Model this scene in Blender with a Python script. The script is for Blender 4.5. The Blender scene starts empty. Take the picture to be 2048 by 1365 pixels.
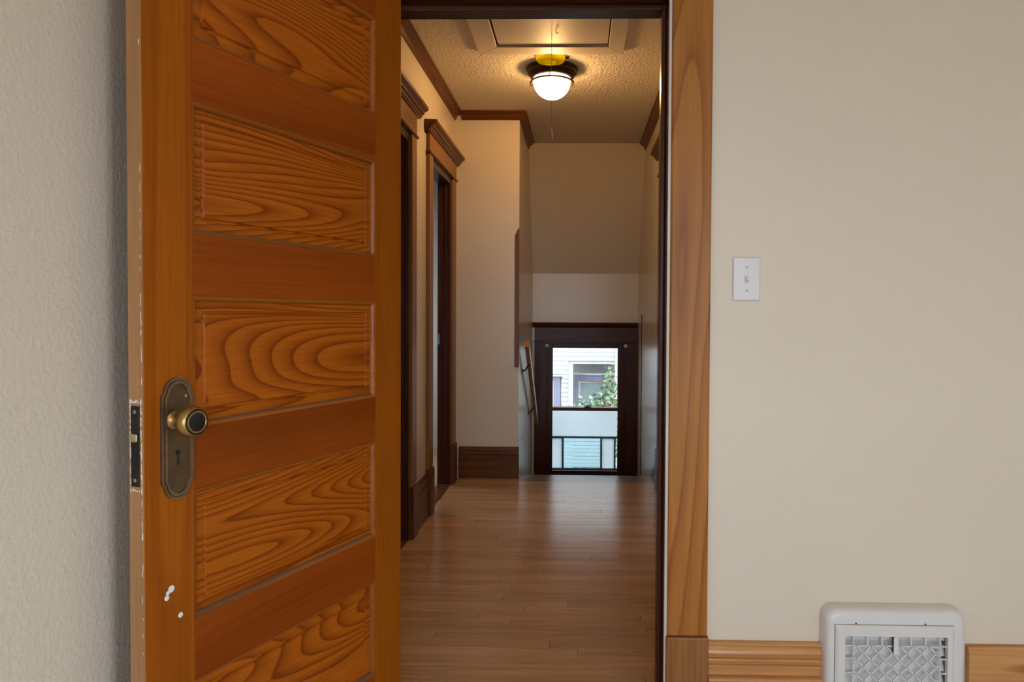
import bpy, bmesh, math, random
from mathutils import Vector, Matrix
random.seed(7)
SC = bpy.context.scene
COL = SC.collection

# ------------------------------------------------------------------ camera
F_PX, PPX, PPY, CAM_H = 1420.0, 1125.0, 661.0, 1.13
yaw, pit, roll = math.radians(1.21), math.radians(1.26), 0.0058
fw = Vector((-math.sin(yaw) * math.cos(pit), math.cos(yaw) * math.cos(pit), -math.sin(pit)))
rt = fw.cross(Vector((0, 0, 1))).normalized()
up = rt.cross(fw)
R_ = rt * math.cos(roll) + up * math.sin(roll)
U_ = R_.cross(fw)
cam = bpy.data.cameras.new('camera')
cam_o = bpy.data.objects.new('camera', cam)
COL.objects.link(cam_o)
M = Matrix((R_, U_, -fw)).transposed().to_4x4()
M.translation = Vector((0, 0, CAM_H))
cam_o.matrix_world = M
cam.sensor_width = 36
cam.lens = F_PX / 2048 * 36
cam.shift_x = (1024 - PPX) / 2048
cam.shift_y = (PPY - 682.5) / 2048
cam.clip_start = 0.02
SC.camera = cam_o

# ------------------------------------------------------------------ world, exposure
SKY = 8.9
w = bpy.data.worlds.new('sky')
SC.world = w
w.use_nodes = True
bg = w.node_tree.nodes['Background']
bg.inputs['Color'].default_value = (0.74, 0.87, 1.0, 1)
bg.inputs['Strength'].default_value = SKY
vs = SC.view_settings
vs.view_transform = 'Standard'
vs.look = 'None'
vs.exposure = 0.0
vs.gamma = 1.0
vs.use_curve_mapping = False


def portal(name, loc, direction, sx, sy):
    """light portal in a window opening: guides sampling of the sky, adds no light"""
    l = bpy.data.lights.new(name, 'AREA')
    l.shape = 'RECTANGLE'
    l.size, l.size_y = sx, sy
    l.cycles.is_portal = True
    o = bpy.data.objects.new(name, l)
    COL.objects.link(o)
    o.location = loc
    o.rotation_euler = Vector(direction).to_track_quat('-Z', 'Z').to_euler()
    return o


portal('window_portal_back', (0.365, -2.72, 1.33), (0, 1, 0), 2.13, 1.86)
portal('window_portal_right', (2.82, -1.55, 1.33), (-1, 0, 0), 1.9, 1.86)
portal('window_portal_stair', (0.075, 6.47, 0.28), (0, -1, 0), 0.7, 1.2)
portal('window_portal_small_room', (-2.52, 5.2, 1.4), (1, 0, 0), 0.8, 1.2)

LAMP_COL = (1.0, 0.55, 0.19, 1)
ROOM_LAMP_COL = (1.0, 0.52, 0.18, 1)
HALL_LAMP_WATTS = 34.0
ROOM_LAMP_STRENGTH = 32.0


# ------------------------------------------------------------------ materials
def newmat(name):
    m = bpy.data.materials.new(name)
    m.use_nodes = True
    nt = m.node_tree
    return m, nt, nt.nodes['Principled BSDF']


def nd(nt, t, **kw):
    n = nt.nodes.new(t)
    for k, v in kw.items():
        setattr(n, k, v)
    return n


def mathn(nt, op, a, b=None, clamp=False):
    n = nd(nt, 'ShaderNodeMath', operation=op, use_clamp=clamp)
    for i, v in enumerate((a, b)):
        if v is None:
            continue
        if isinstance(v, (int, float)):
            n.inputs[i].default_value = v
        else:
            nt.links.new(v, n.inputs[i])
    return n.outputs[0]


def mixc(nt, fac, a, b, mode='MIX'):
    n = nd(nt, 'ShaderNodeMix', data_type='RGBA', blend_type=mode)
    for idx, v in ((0, fac), (6, a), (7, b)):
        if isinstance(v, (int, float)):
            n.inputs[idx].default_value = v
        elif isinstance(v, tuple):
            n.inputs[idx].default_value = v if len(v) == 4 else v + (1,)
        else:
            nt.links.new(v, n.inputs[idx])
    return n.outputs[2]


def ramp(nt, fac, stops):
    n = nd(nt, 'ShaderNodeValToRGB')
    e = n.color_ramp.elements
    while len(e) < len(stops):
        e.new(0.5)
    for el, (p, c) in zip(e, stops):
        el.position = p
        el.color = c if len(c) == 4 else c + (1,)
    nt.links.new(fac, n.inputs[0])
    return n.outputs[0]


def coords(nt, scale, jitter=7.0):
    tc = nd(nt, 'ShaderNodeTexCoord')
    oi = nd(nt, 'ShaderNodeObjectInfo')
    j = nd(nt, 'ShaderNodeVectorMath', operation='SCALE')
    j.inputs[0].default_value = (jitter, jitter * 1.37, jitter * 0.71)
    nt.links.new(oi.outputs['Random'], j.inputs['Scale'])
    a = nd(nt, 'ShaderNodeVectorMath', operation='ADD')
    nt.links.new(tc.outputs['Object'], a.inputs[0])
    nt.links.new(j.outputs[0], a.inputs[1])
    m = nd(nt, 'ShaderNodeVectorMath', operation='MULTIPLY')
    nt.links.new(a.outputs[0], m.inputs[0])
    m.inputs[1].default_value = scale
    return m.outputs[0], oi.outputs['Random']


def noise(nt, vec, scale, detail=2, rough=0.5, dist=0.0):
    n = nd(nt, 'ShaderNodeTexNoise')
    n.inputs['Scale'].default_value = scale
    n.inputs['Detail'].default_value = detail
    n.inputs['Roughness'].default_value = rough
    n.inputs['Distortion'].default_value = dist
    if vec is not None:
        nt.links.new(vec, n.inputs['Vector'])
    return n.outputs['Fac']


def bump(nt, bsdf, h, strength, dist):
    b = nd(nt, 'ShaderNodeBump')
    b.inputs['Strength'].default_value = strength
    b.inputs['Distance'].default_value = dist
    nt.links.new(h, b.inputs['Height'])
    nt.links.new(b.outputs[0], bsdf.inputs['Normal'])


def wood(name, light, dark, axis=2, rings=9, cross=5.0, along=0.55, contrast=0.8, rough=0.34, vary=0.15,
         fibre=0.25, dust=False, scuff=0.0, spread=(0.35, 0.75), spec=0.3, ndet=1.3):
    m, nt, b = newmat(name)
    s = [cross] * 3
    s[axis] = along
    v, rnd = coords(nt, tuple(s))
    n1 = noise(nt, v, 1.0, ndet, 0.4, 0.1)
    ph = mathn(nt, 'FRACT', mathn(nt, 'MULTIPLY', n1, rings))
    mid = tuple(light[i] * 0.55 + dark[i] * 0.45 for i in range(3))
    ringc = ramp(nt, ph, [(0.0, light), (spread[0], light), (spread[1], mid), (0.93, dark), (1.0, light)])
    base = mixc(nt, contrast, tuple(light), ringc)
    s2 = [190.0] * 3
    s2[axis] = 5.0
    v2, _ = coords(nt, tuple(s2))
    n2 = noise(nt, v2, 1.0, 2, 0.6)
    fib = ramp(nt, n2, [(0.3, (1 - fibre,) * 3), (0.65, (1 + fibre * 0.3,) * 3)])
    base = mixc(nt, 1.0, base, fib, 'MULTIPLY')
    tcv, _ = coords(nt, (1.6, 1.6, 1.6))
    n3 = noise(nt, tcv, 1.0, 3)
    tone = mathn(nt, 'ADD', mathn(nt, 'MULTIPLY', mathn(nt, 'SUBTRACT', rnd, 0.5), vary * 2),
                 mathn(nt, 'MULTIPLY', mathn(nt, 'SUBTRACT', n3, 0.5), 0.5))
    tone = mathn(nt, 'ADD', tone, 1.0)
    cc = nd(nt, 'ShaderNodeVectorMath', operation='SCALE')
    nt.links.new(base, cc.inputs[0])
    nt.links.new(tone, cc.inputs['Scale'])
    base = cc.outputs[0]
    if scuff:
        vs_, _ = coords(nt, (14, 14, 3.5))
        sp = noise(nt, vs_, 2.0, 5, 0.72)
        k = ramp(nt, sp, [(0.70, (0, 0, 0)), (0.735, (scuff,) * 3)])
        base = mixc(nt, k, base, (0.42, 0.29, 0.17))
    if dust:
        g = nd(nt, 'ShaderNodeNewGeometry')
        sx = nd(nt, 'ShaderNodeSeparateXYZ')
        nt.links.new(g.outputs['Normal'], sx.inputs[0])
        k = mathn(nt, 'MULTIPLY', mathn(nt, 'SUBTRACT', sx.outputs[2], 0.35), 2.2, True)
        base = mixc(nt, mathn(nt, 'MULTIPLY', k, 0.8), base, (0.16, 0.10, 0.065))
    nt.links.new(base, b.inputs['Base Color'])
    b.inputs['Roughness'].default_value = rough
    b.inputs['Specular IOR Level'].default_value = spec
    bump(nt, b, mathn(nt, 'ADD', mathn(nt, 'MULTIPLY', ph, 0.35), n2), 0.12, 0.0015)
    return m


def paint(name, col, rough=0.55, tex=0.0, tscale=120, var=0.03, dist=0.002, spec=0.5):
    m, nt, b = newmat(name)
    tc = nd(nt, 'ShaderNodeTexCoord')
    n = noise(nt, tc.outputs['Object'], 1.3, 3)
    lo = tuple(c * (1 - var) for c in col)
    hi = tuple(min(1, c * (1 + var)) for c in col)
    nt.links.new(ramp(nt, n, [(0.3, lo), (0.7, hi)]), b.inputs['Base Color'])
    b.inputs['Roughness'].default_value = rough
    b.inputs['Specular IOR Level'].default_value = spec
    if tex:
        h = noise(nt, tc.outputs['Object'], tscale, 3, 0.55, 0.4)
        bump(nt, b, h, tex, dist)
    return m


def metal(name, col, rough=0.4, met=1.0, var=0.2):
    m, nt, b = newmat(name)
    tc = nd(nt, 'ShaderNodeTexCoord')
    n = noise(nt, tc.outputs['Object'], 35, 4)
    nt.links.new(ramp(nt, n, [(0.3, tuple(c * (1 - var) for c in col)), (0.7, tuple(c * (1 + var) for c in col))]),
                 b.inputs['Base Color'])
    b.inputs['Metallic'].default_value = met
    b.inputs['Roughness'].default_value = rough
    return m


def glow(name, col, strength):
    m, nt, b = newmat(name)
    b.inputs['Base Color'].default_value = (0.9, 0.85, 0.75, 1)
    tc = nd(nt, 'ShaderNodeTexCoord')
    n = noise(nt, tc.outputs['Object'], 8, 2)
    nt.links.new(ramp(nt, n, [(0.2, tuple(c * 0.94 for c in col[:3])), (0.8, col[:3])]), b.inputs['Emission Color'])
    b.inputs['Emission Strength'].default_value = strength
    return m


def lamp_bowl(name, col, strength):
    m, nt, b = newmat(name)
    out = nt.nodes['Material Output']
    tr = nd(nt, 'ShaderNodeBsdfTransparent')
    tc = nd(nt, 'ShaderNodeTexCoord')
    em = nd(nt, 'ShaderNodeEmission')
    nt.links.new(ramp(nt, noise(nt, tc.outputs['Object'], 8, 2), [(0.2, tuple(c * .94 for c in col)), (0.8, col)]), em.inputs[0])
    em.inputs[1].default_value = strength
    mx = nd(nt, 'ShaderNodeMixShader')
    mx.inputs[0].default_value = 0.5
    nt.links.new(tr.outputs[0], mx.inputs[1])
    nt.links.new(em.outputs[0], mx.inputs[2])
    nt.links.new(mx.outputs[0], out.inputs[0])
    return m


def clear_glass(name, tint=(1, 1, 1)):
    m, nt, b = newmat(name)
    out = nt.nodes['Material Output']
    tr = nd(nt, 'ShaderNodeBsdfTransparent')
    tr.inputs[0].default_value = tint + (1,)
    gl = nd(nt, 'ShaderNodeBsdfGlossy')
    gl.inputs['Roughness'].default_value = 0.02
    fr = nd(nt, 'ShaderNodeFresnel')
    fr.inputs[0].default_value = 1.3
    mx = nd(nt, 'ShaderNodeMixShader')
    nt.links.new(fr.outputs[0], mx.inputs[0])
    nt.links.new(tr.outputs[0], mx.inputs[1])
    nt.links.new(gl.outputs[0], mx.inputs[2])
    nt.links.new(mx.outputs[0], out.inputs[0])
    return m


def film(name, col, clear=0.2, tint=(0.35, 0.4, 0.43)):
    m, nt, b = newmat(name)
    out = nt.nodes['Material Output']
    tr = nd(nt, 'ShaderNodeBsdfTransparent')
    tr.inputs[0].default_value = tint + (1,)
    tl = nd(nt, 'ShaderNodeBsdfTranslucent')
    tc = nd(nt, 'ShaderNodeTexCoord')
    n = noise(nt, tc.outputs['Object'], 6, 3)
    nt.links.new(ramp(nt, n, [(0.3, tuple(c * 0.94 for c in col)), (0.7, col)]), tl.inputs[0])
    mx = nd(nt, 'ShaderNodeMixShader')
    mx.inputs[0].default_value = clear
    nt.links.new(tl.outputs[0], mx.inputs[1])
    nt.links.new(tr.outputs[0], mx.inputs[2])
    nt.links.new(mx.outputs[0], out.inputs[0])
    return m


MT = {}
MT['wall'] = paint('cream_wall_paint', (0.75, 0.66, 0.535), 0.55, 0.4, 95, 0.02, 0.004)
MT['wall_hall'] = paint('cream_hall_paint', (0.74, 0.655, 0.525), 0.27, 0.12, 90, 0.02)
MT['ceiling'] = paint('textured_ceiling_paint', (0.72, 0.64, 0.52), 0.6, 0.9, 62, 0.02, 0.011)
MT['white'] = paint('white_enamel', (0.74, 0.73, 0.72), 0.3, 0.03, 60, 0.02)
MT['plate'] = paint('white_plastic', (0.72, 0.70, 0.70), 0.25, 0, 60, 0.01)
MT['hatch'] = paint('hatch_paint', (0.70, 0.62, 0.52), 0.55, 0.06, 25, 0.03)
MT['jambpaint'] = paint('pale_painted_edge', (0.62, 0.57, 0.5), 0.5, 0.2, 90, 0.08)
DL, DD = (0.36, 0.105, 0.010), (0.115, 0.022, 0.002)
MT['stile'] = wood('door_stile_wood', (0.325, 0.084, 0.004), (0.21, 0.045, 0.002), 2, 3, 7, 0.3, 0.6, 0.4, 0.06, 0.14, scuff=0.5, spec=.10)
MT['rail'] = wood('door_rail_wood', (0.275, 0.056, 0.004), (0.155, 0.027, 0.002), 0, 3, 7, 0.3, 0.6, 0.4, 0.1, 0.14, dust=True, scuff=0.25, spec=.10)
MT['panel'] = wood('door_panel_wood', (0.40, 0.098, 0.006), (0.15, 0.023, 0.002), 0, 38, 4.6, 0.75, 0.8, 0.32, 0.08, 0.16, spread=(0.3, 0.7), ndet=1.0, spec=.10)
MT['bolection'] = wood('door_sticking_wood', (0.30, 0.085, 0.009), (0.16, 0.035, 0.003), 0, 3, 7, 0.3, 0.5, 0.34, 0.1, 0.14, dust=True)
MT['edge'] = wood('door_edge_raw_wood', (0.42, 0.21, 0.085), (0.32, 0.14, 0.05), 2, 3, 9, 0.3, 0.6, 0.5, 0.05, 0.16, scuff=0.8)
MT['pine'] = wood('pine_casing_wood', (0.41, 0.165, 0.034), (0.25, 0.078, 0.012), 2, 9, 6, 0.55, 0.8, 0.36, 0.06, 0.14, spec=.2)
MT['pine_x'] = wood('pine_baseboard_wood', (0.62, 0.30, 0.105), (0.38, 0.14, 0.036), 0, 4, 9, 0.5, 0.8, 0.24, 0.06, 0.16, spec=.5)
MT['plinth'] = wood('plinth_wood', (0.34, 0.14, 0.04), (0.22, 0.075, 0.018), 2, 5, 9, 0.4, 0.6, 0.38, 0.04, 0.3)
BL, BD = (0.150, 0.052, 0.012), (0.065, 0.019, 0.005)
MT['brown_z'] = wood('brown_trim_wood_upright', BL, BD, 2, 5, 12, 0.4, 0.7, 0.36, 0.1, 0.2, spec=.2)
MT['brown_x'] = wood('brown_trim_wood_across', BL, BD, 0, 5, 12, 0.4, 0.7, 0.36, 0.1, 0.2, spec=.2)
MT['brown_y'] = wood('brown_trim_wood_lengthwise', BL, BD, 1, 5, 12, 0.4, 0.7, 0.36, 0.1, 0.2, spec=.2)
KL, KD = (0.085, 0.024, 0.010), (0.035, 0.010, 0.005)
MT['dark_z'] = wood('dark_jamb_wood_upright', KL, KD, 2, 7, 14, 0.4, 0.8, 0.3, 0.1, 0.25, spec=.2)
MT['dark_x'] = wood('dark_jamb_wood_across', KL, KD, 0, 5, 14, 0.4, 0.7, 0.3, 0.1, 0.25, spec=.2)
MT['honey_y'] = wood('honey_frieze_wood', (0.27, 0.115, 0.022), (0.17, 0.065, 0.012), 1, 3, 10, 0.4, 0.5, 0.36, 0.05, 0.15)
MT['honey_z'] = wood('honey_casing_wood', (0.27, 0.115, 0.022), (0.16, 0.058, 0.012), 2, 4, 12, 0.4, 0.6, 0.36, 0.05, 0.15)
MT['floor'] = wood('maple_strip_wood', (0.64, 0.40, 0.22), (0.49, 0.275, 0.135), 0, 3, 10, 0.5, 0.7, 0.20, 0.09, 0.16, spec=.5)
MT['nosing'] = wood('sheen_grey_nosing_wood', (0.30, 0.24, 0.21), (0.2, 0.14, 0.11), 0, 3, 10, 0.5, 0.6, 0.2, 0.0, 0.1, spec=.6)  # window reflection on dark wood put into the grey base colour
MT['rail_hand'] = wood('handrail_wood', (0.42, 0.20, 0.06), (0.28, 0.11, 0.03), 1, 4, 12, 0.4, 0.6, 0.3, 0.05, 0.15)
MT['strip'] = wood('corner_strip_wood', (0.19, 0.055, 0.016), (0.12, 0.03, 0.008), 2, 4, 14, 0.4, 0.5, 0.34, 0.05, 0.2)
MT['bronze'] = metal('old_bronze_plate', (0.15, 0.095, 0.05), 0.42, 0.8, 0.2)
MT['bronze_rim'] = metal('rubbed_bronze_rim', (0.24, 0.165, 0.095), 0.36, 0.8, 0.15)
MT['brass'] = metal('worn_brass_knob', (0.40, 0.25, 0.085), 0.34, 0.9, 0.18)
MT['blackened'] = metal('blackened_metal', (0.035, 0.03, 0.026), 0.45, 0.8, 0.3)
MT['iron'] = metal('lamp_bronze', (0.045, 0.028, 0.018), 0.4, 0.7, 0.2)
MT['steel'] = metal('dull_steel', (0.35, 0.34, 0.30), 0.4, 0.9, 0.15)
MT['latch'] = metal('pale_brass_latch', (0.55, 0.46, 0.27), 0.4, 0.8, 0.15)
MT['black'] = paint('black_void', (0.006, 0.005, 0.005), 0.8)
MT['grey_alu'] = paint('grey_aluminium', (0.10, 0.15, 0.17), 0.5)
MT['screw'] = metal('painted_screw', (0.45, 0.43, 0.42), 0.4, 0.4, 0.1)
MT['cord'] = paint('cord_cotton', (0.42, 0.30, 0.17), 0.8)
MT['yellow'] = film('yellowed_plastic', (0.93, 0.95, 0.05), 0.3, (1.0, 0.9, 0.12))
MT['hall_globe'] = lamp_bowl('hall_lamp_glass', (1.0, 0.86, 0.66), 4.5)
MT['room_globe'] = glow('room_lamp_glass', ROOM_LAMP_COL, ROOM_LAMP_STRENGTH)
MT['glass'] = clear_glass('window_glass')
MT['glass_low'] = clear_glass('lower_window_glass', (0.9, 0.97, 1.0))
MT['film'] = film('frosted_window_film', (0.60, 0.575, 0.555), 0.04)
MT['bounce_floor'] = paint('pale_grey_bounce_floor', (0.58, 0.60, 0.63), 0.95, 0.6, 300, 0.05)  # unseen floor made pale to bounce cool light onto the lower walls
MT['slat'] = film('pale_slat', (0.74, 0.74, 0.72), 0.0)
MT['siding'] = paint('white_siding', (0.30, 0.30, 0.287), 0.7, 0.05, 30, 0.03)
MT['purple'] = paint('purple_grey_trim', (0.115, 0.108, 0.155), 0.6)
MT['soffit'] = paint('buff_soffit', (0.3, 0.26, 0.17), 0.7)
MT['ground'] = paint('pale_gravel', (0.09, 0.09, 0.08), 0.9, 0.3, 20, 0.2)
MT['pane_far'] = paint('far_pane', (0.16, 0.18, 0.18), 0.15)
MT['bark'] = paint('twig_bark', (0.28, 0.19, 0.11), 0.8)
MT['neutral_out'] = paint('outer_shell', (0.5, 0.5, 0.5), 0.8)


def leafmat():
    m, nt, b = newmat('bush_leaf')
    tc = nd(nt, 'ShaderNodeTexCoord')
    n = noise(nt, tc.outputs['Object'], 5, 3)
    nt.links.new(ramp(nt, n, [(0.3, (0.045, 0.10, 0.055)), (0.5, (0.09, 0.15, 0.055)), (0.68, (0.20, 0.17, 0.10))]), b.inputs['Base Color'])
    b.inputs['Roughness'].default_value = 0.5
    return m


MT['leaf'] = leafmat()


# ------------------------------------------------------------------ mesh helpers
class MB:
    def __init__(s):
        s.v, s.f = [], []

    def add(s, vs_, fs):
        o = len(s.v)
        s.v += [tuple(p) for p in vs_]
        s.f += [tuple(i + o for i in f) for f in fs]
        return s

    def box(s, x0, x1, y0, y1, z0, z1):
        return s.add([(x0, y0, z0), (x1, y0, z0), (x1, y1, z0), (x0, y1, z0), (x0, y0, z1), (x1, y0, z1), (x1, y1, z1), (x0, y1, z1)],
                     [(0, 3, 2, 1), (4, 5, 6, 7), (0, 1, 5, 4), (1, 2, 6, 5), (2, 3, 7, 6), (3, 0, 4, 7)])

    def sweep(s, prof, p0, p1, u, v):
        """extrude the closed outline prof [(a,b)] from p0 to p1; a along u, b along v"""
        p0, p1, u, v = map(Vector, (p0, p1, u, v))
        n = len(prof)
        a = [p0 + u * q[0] + v * q[1] for q in prof]
        b = [p1 + u * q[0] + v * q[1] for q in prof]
        fs = [(i, (i + 1) % n, n + (i + 1) % n, n + i) for i in range(n)]
        fs += [tuple(range(n - 1, -1, -1)), tuple(range(n, 2 * n))]
        return s.add(a + b, fs)

    def lathe(s, prof, c, axis=(0, 0, 1), seg=32):
        ax = Vector(axis).normalized()
        t = Vector((1, 0, 0)) if abs(ax.x) < 0.9 else Vector((0, 1, 0))
        e1 = ax.cross(t).normalized()
        e2 = ax.cross(e1)
        c = Vector(c)
        vs_ = []
        for (r, h) in prof:
            for k in range(seg):
                a = 2 * math.pi * k / seg
                vs_.append(c + ax * h + (e1 * math.cos(a) + e2 * math.sin(a)) * r)
        fs = []
        for i in range(len(prof) - 1):
            for k in range(seg):
                k2 = (k + 1) % seg
                fs.append((i * seg + k, i * seg + k2, (i + 1) * seg + k2, (i + 1) * seg + k))
        fs.append(tuple(range(seg - 1, -1, -1)))
        fs.append(tuple((len(prof) - 1) * seg + k for k in range(seg)))
        return s.add(vs_, fs)

    def tube(s, pts, r, seg=8):
        pts = [Vector(p) for p in pts]
        vs_, n = [], len(pts)
        for i, p in enumerate(pts):
            d = (pts[min(i + 1, n - 1)] - pts[max(i - 1, 0)]).normalized()
            t = Vector((0, 0, 1)) if abs(d.z) < 0.9 else Vector((1, 0, 0))
            e1 = d.cross(t).normalized()
            e2 = d.cross(e1)
            rr = r[i] if isinstance(r, (list, tuple)) else r
            for k in range(seg):
                a = 2 * math.pi * k / seg
                vs_.append(p + (e1 * math.cos(a) + e2 * math.sin(a)) * rr)
        fs = [(i * seg + k, i * seg + (k + 1) % seg, (i + 1) * seg + (k + 1) % seg, (i + 1) * seg + k) for i in range(n - 1) for k in range(seg)]
        fs.append(tuple(range(seg - 1, -1, -1)))
        fs.append(tuple((n - 1) * seg + k for k in range(seg)))
        return s.add(vs_, fs)

    def build(s, name, mat, parent=None, bevel=0.0, smooth=False, seg=2):
        me = bpy.data.meshes.new(name)
        me.from_pydata(s.v, [], s.f)
        bm = bmesh.new()
        bm.from_mesh(me)
        bmesh.ops.recalc_face_normals(bm, faces=bm.faces)
        bm.to_mesh(me)
        bm.free()
        me.materials.append(MT[mat] if isinstance(mat, str) else mat)
        o = bpy.data.objects.new(name, me)
        COL.objects.link(o)
        if parent:
            o.parent = parent
        if bevel:
            b = o.modifiers.new('edge', 'BEVEL')
            b.width = bevel
            b.segments = seg
            b.limit_method = 'ANGLE'
            b.angle_limit = math.radians(40)
        if smooth:
            for p in me.polygons:
                p.use_smooth = True
            try:
                me.set_sharp_from_angle(angle=math.radians(38))
            except Exception:
                pass
        return o


def box(name, mat, x0, x1, y0, y1, z0, z1, parent=None, bevel=0.0):
    return MB().box(x0, x1, y0, y1, z0, z1).build(name, mat, parent, bevel)


def empty(name, loc=(0, 0, 0), rz=0.0):
    o = bpy.data.objects.new(name, None)
    COL.objects.link(o)
    o.location = loc
    o.rotation_euler.z = rz
    o.empty_display_size = 0.1
    return o


def tag(o, label, cat, group=None, kind=None):
    o['label'] = label
    o['category'] = cat
    if group:
        o['group'] = group
    if kind:
        o['kind'] = kind
    return o


def st(o, label, cat):
    return tag(o, label, cat, kind='structure')


X, Y, Z = (1, 0, 0), (0, 1, 0), (0, 0, 1)
HX0, HX1 = -0.84, 0.535          # hall side walls
CZ = 2.50                        # ceilings
WY0, WY1 = 1.86, 1.99            # wall between room and hall
BKY = 4.83                       # hall end wall beside the stairs
SX = -0.40                       # stair left wall
FY = 6.30                        # far wall with window
RX0, RX1, RY0 = -0.82, 2.70, -2.60

# ------------------------------------------------------------------ room and hall shell
m = MB()
m.box(RX0 - .13, -0.55, WY0, WY1, 0, CZ)
m.box(0.255, RX1 + .13, WY0, WY1, 0, CZ)
m.box(-0.55, 0.255, WY0, WY1, 1.985, CZ)
st(m.build('wall_front', 'wall'), 'cream painted room wall around the open doorway', 'wall')
st(box('wall_left', 'wall', RX0 - .13, RX0, RY0, WY0, 0, CZ), 'cream side wall behind the open wooden door', 'wall')
m = MB()
m.box(RX0 - .13, -0.7, RY0 - .13, RY0, 0, CZ).box(1.43, RX1 + .13, RY0 - .13, RY0, 0, CZ)
m.box(-0.7, 1.43, RY0 - .13, RY0, 0, 0.40).box(-0.7, 1.43, RY0 - .13, RY0, 2.26, CZ)
st(m.build('wall_back', 'wall'), 'cream room wall with windows behind the viewer', 'wall')
m = MB().box(RX1, RX1 + .13, RY0, -2.5, 0, CZ).box(RX1, RX1 + .13, -0.6, WY0, 0, CZ)
m.box(RX1, RX1 + .13, -2.5, -0.6, 0, 0.40).box(RX1, RX1 + .13, -2.5, -0.6, 2.26, CZ)
st(m.build('wall_right', 'wall'), 'cream room wall with a window to the right of the viewer', 'wall')
st(box('ceiling', 'ceiling', RX0 - .13, RX1 + .13, RY0 - .13, WY0 + .06, CZ, CZ + .05), 'cream ceiling of the near room', 'ceiling')

# hall left wall with two door openings
D1 = (2.74, 3.50)
D2 = (4.02, 4.66)
DH = 2.0
m = MB()
for a, b_ in ((WY1, D1[0]), (D1[1], D2[0]), (D2[1], 6.0)):
    m.box(HX0 - .075, HX0, a, b_, 0, CZ)
for a, b_ in (D1, D2):
    m.box(HX0 - .075, HX0, a, b_, DH, CZ)
st(m.build('wall_hall_left', 'wall_hall'), 'cream hall wall with two trimmed doorways on the left', 'wall')
D3 = (3.72, 4.50)
m = MB()
m.box(HX1, HX1 + .13, WY1, D3[0], -1.2, CZ).box(HX1, HX1 + .13, D3[1], FY + .2, -1.2, CZ)
m.box(HX1, HX1 + .13, D3[0], D3[1], DH, CZ).box(HX1, HX1 + .13, D3[0], D3[1], -1.2, 0)
st(m.build('wall_hall_right', 'wall_hall'), 'cream hall wall on the right running down the stairwell', 'wall')
st(box('wall_hall_end', 'wall_hall', HX0, SX, BKY, BKY + .12, 0, CZ), 'cream wall at the hall end left of the stairs', 'wall')
st(box('wall_stair_left', 'wall_hall', SX - .12, SX, BKY + .12, FY + .2, -1.2, CZ), 'cream stairwell wall carrying the handrail', 'wall')
WX0, WX1, WZ0, WZ1 = -0.285, 0.435, -0.35, 0.885     # window hole
m = MB()
m.box(SX, WX0, FY, FY + .15, -1.2, CZ).box(WX1, HX1, FY, FY + .15, -1.2, CZ)
m.box(WX0, WX1, FY, FY + .15, -1.2, WZ0).box(WX0, WX1, FY, FY + .15, WZ1, CZ)
st(m.build('wall_stair_far', 'wall_hall'), 'cream end wall around the stair window', 'wall')
st(MB().box(HX0 - .13, HX1 + .13, WY1 - .07, 5.70, CZ, CZ + .05).build('ceiling_hall', 'ceiling'), 'stippled cream hall ceiling', 'ceiling')
m = MB()
m.sweep([(5.70, CZ), (FY + .02, 1.46), (FY + .02, 1.52), (5.76, CZ + .05), (5.70, CZ + .05)], (SX - .1, 0, 0), (HX1 + .1, 0, 0), Y, Z)
st(m.build('ceiling_slope', 'wall_hall'), 'steep sloping ceiling over the stairwell', 'ceiling')

# floors
m = MB()
m.box(HX0 - .13, HX1 + .1, WY0 - 0.05, 4.838, -0.06, -0.0305).box(HX0 - .13, SX, 4.838, BKY + .12, -.06, -.0305)
fl = st(m.build('floor', 'dark_x'), 'narrow strip maple floor of the hall', 'floor')
PW = 0.057
y = WY0 - 0.05
row = 0
while y + PW < 4.80:
    x = HX0 + 0.001
    cuts = [HX0 + 0.001]
    c = HX0 - random.uniform(0.0, 1.1)
    while c < HX1:
        c += random.uniform(0.55, 1.5)
        if HX0 + .12 < c < HX1 - .12:
            cuts.append(c)
    cuts.append(HX1 - 0.001)
    for a, b_ in zip(cuts[:-1], cuts[1:]):
        dz = random.uniform(-0.0005, 0)
        box('plank', 'floor', a + .0008, b_ - .0008, y + .0007, y + PW - .0007, -0.03, dz, fl)
    y += PW
    row += 1
Y_END = y
box('plank', 'floor', HX0 + .001, SX, Y_END, BKY + .05, -.03, 0, fl)
m = MB().box(RX0, RX1, RY0, WY0 - 0.052, -0.06, 0)
st(m.build('floor_room', 'bounce_floor'), 'unseen near room floor, made pale grey to bounce light', 'floor')
m = MB()
pr = [(Y_END + .0005, -0.03), (Y_END + .0005, 0.0)] + [(4.975 + .014 * math.sin(t), -.014 + .014 * math.cos(t)) for t in [i * math.pi / 8 for i in range(9)]] + [(4.96, -0.03)]
m.sweep(pr, (SX, 0, 0), (HX1 - .002, 0, 0), Y, Z)
stairs = st(empty('stairs', (0, 4.85, 0)), 'dark wooden stairs going down beyond the hall floor', 'stairs')
def under(o, par):
    o.parent = par
    o.matrix_parent_inverse = Matrix.Translation(par.location).inverted()
    return o
under(m.build('nosing', 'nosing', smooth=True), stairs)
for i in range(5):
    yy = 4.96 + i * 0.25
    under(box('riser', 'dark_x', SX + .001, HX1 - .002, yy, yy + .018, -0.19 * (i + 1), -0.19 * i - .03), stairs)
    if i < 4:
        under(box('tread', 'brown_x', SX + .001, HX1 - .002, yy - .01, yy + .29, -0.19 * (i + 1) - .028, -0.19 * (i + 1), bevel=.008), stairs)
st(box('floor_landing', 'brown_x', SX, HX1, 4.96 + 4 * .25 + .02, FY, -1.0, -0.95), 'landing below the stair window', 'floor')

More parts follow.
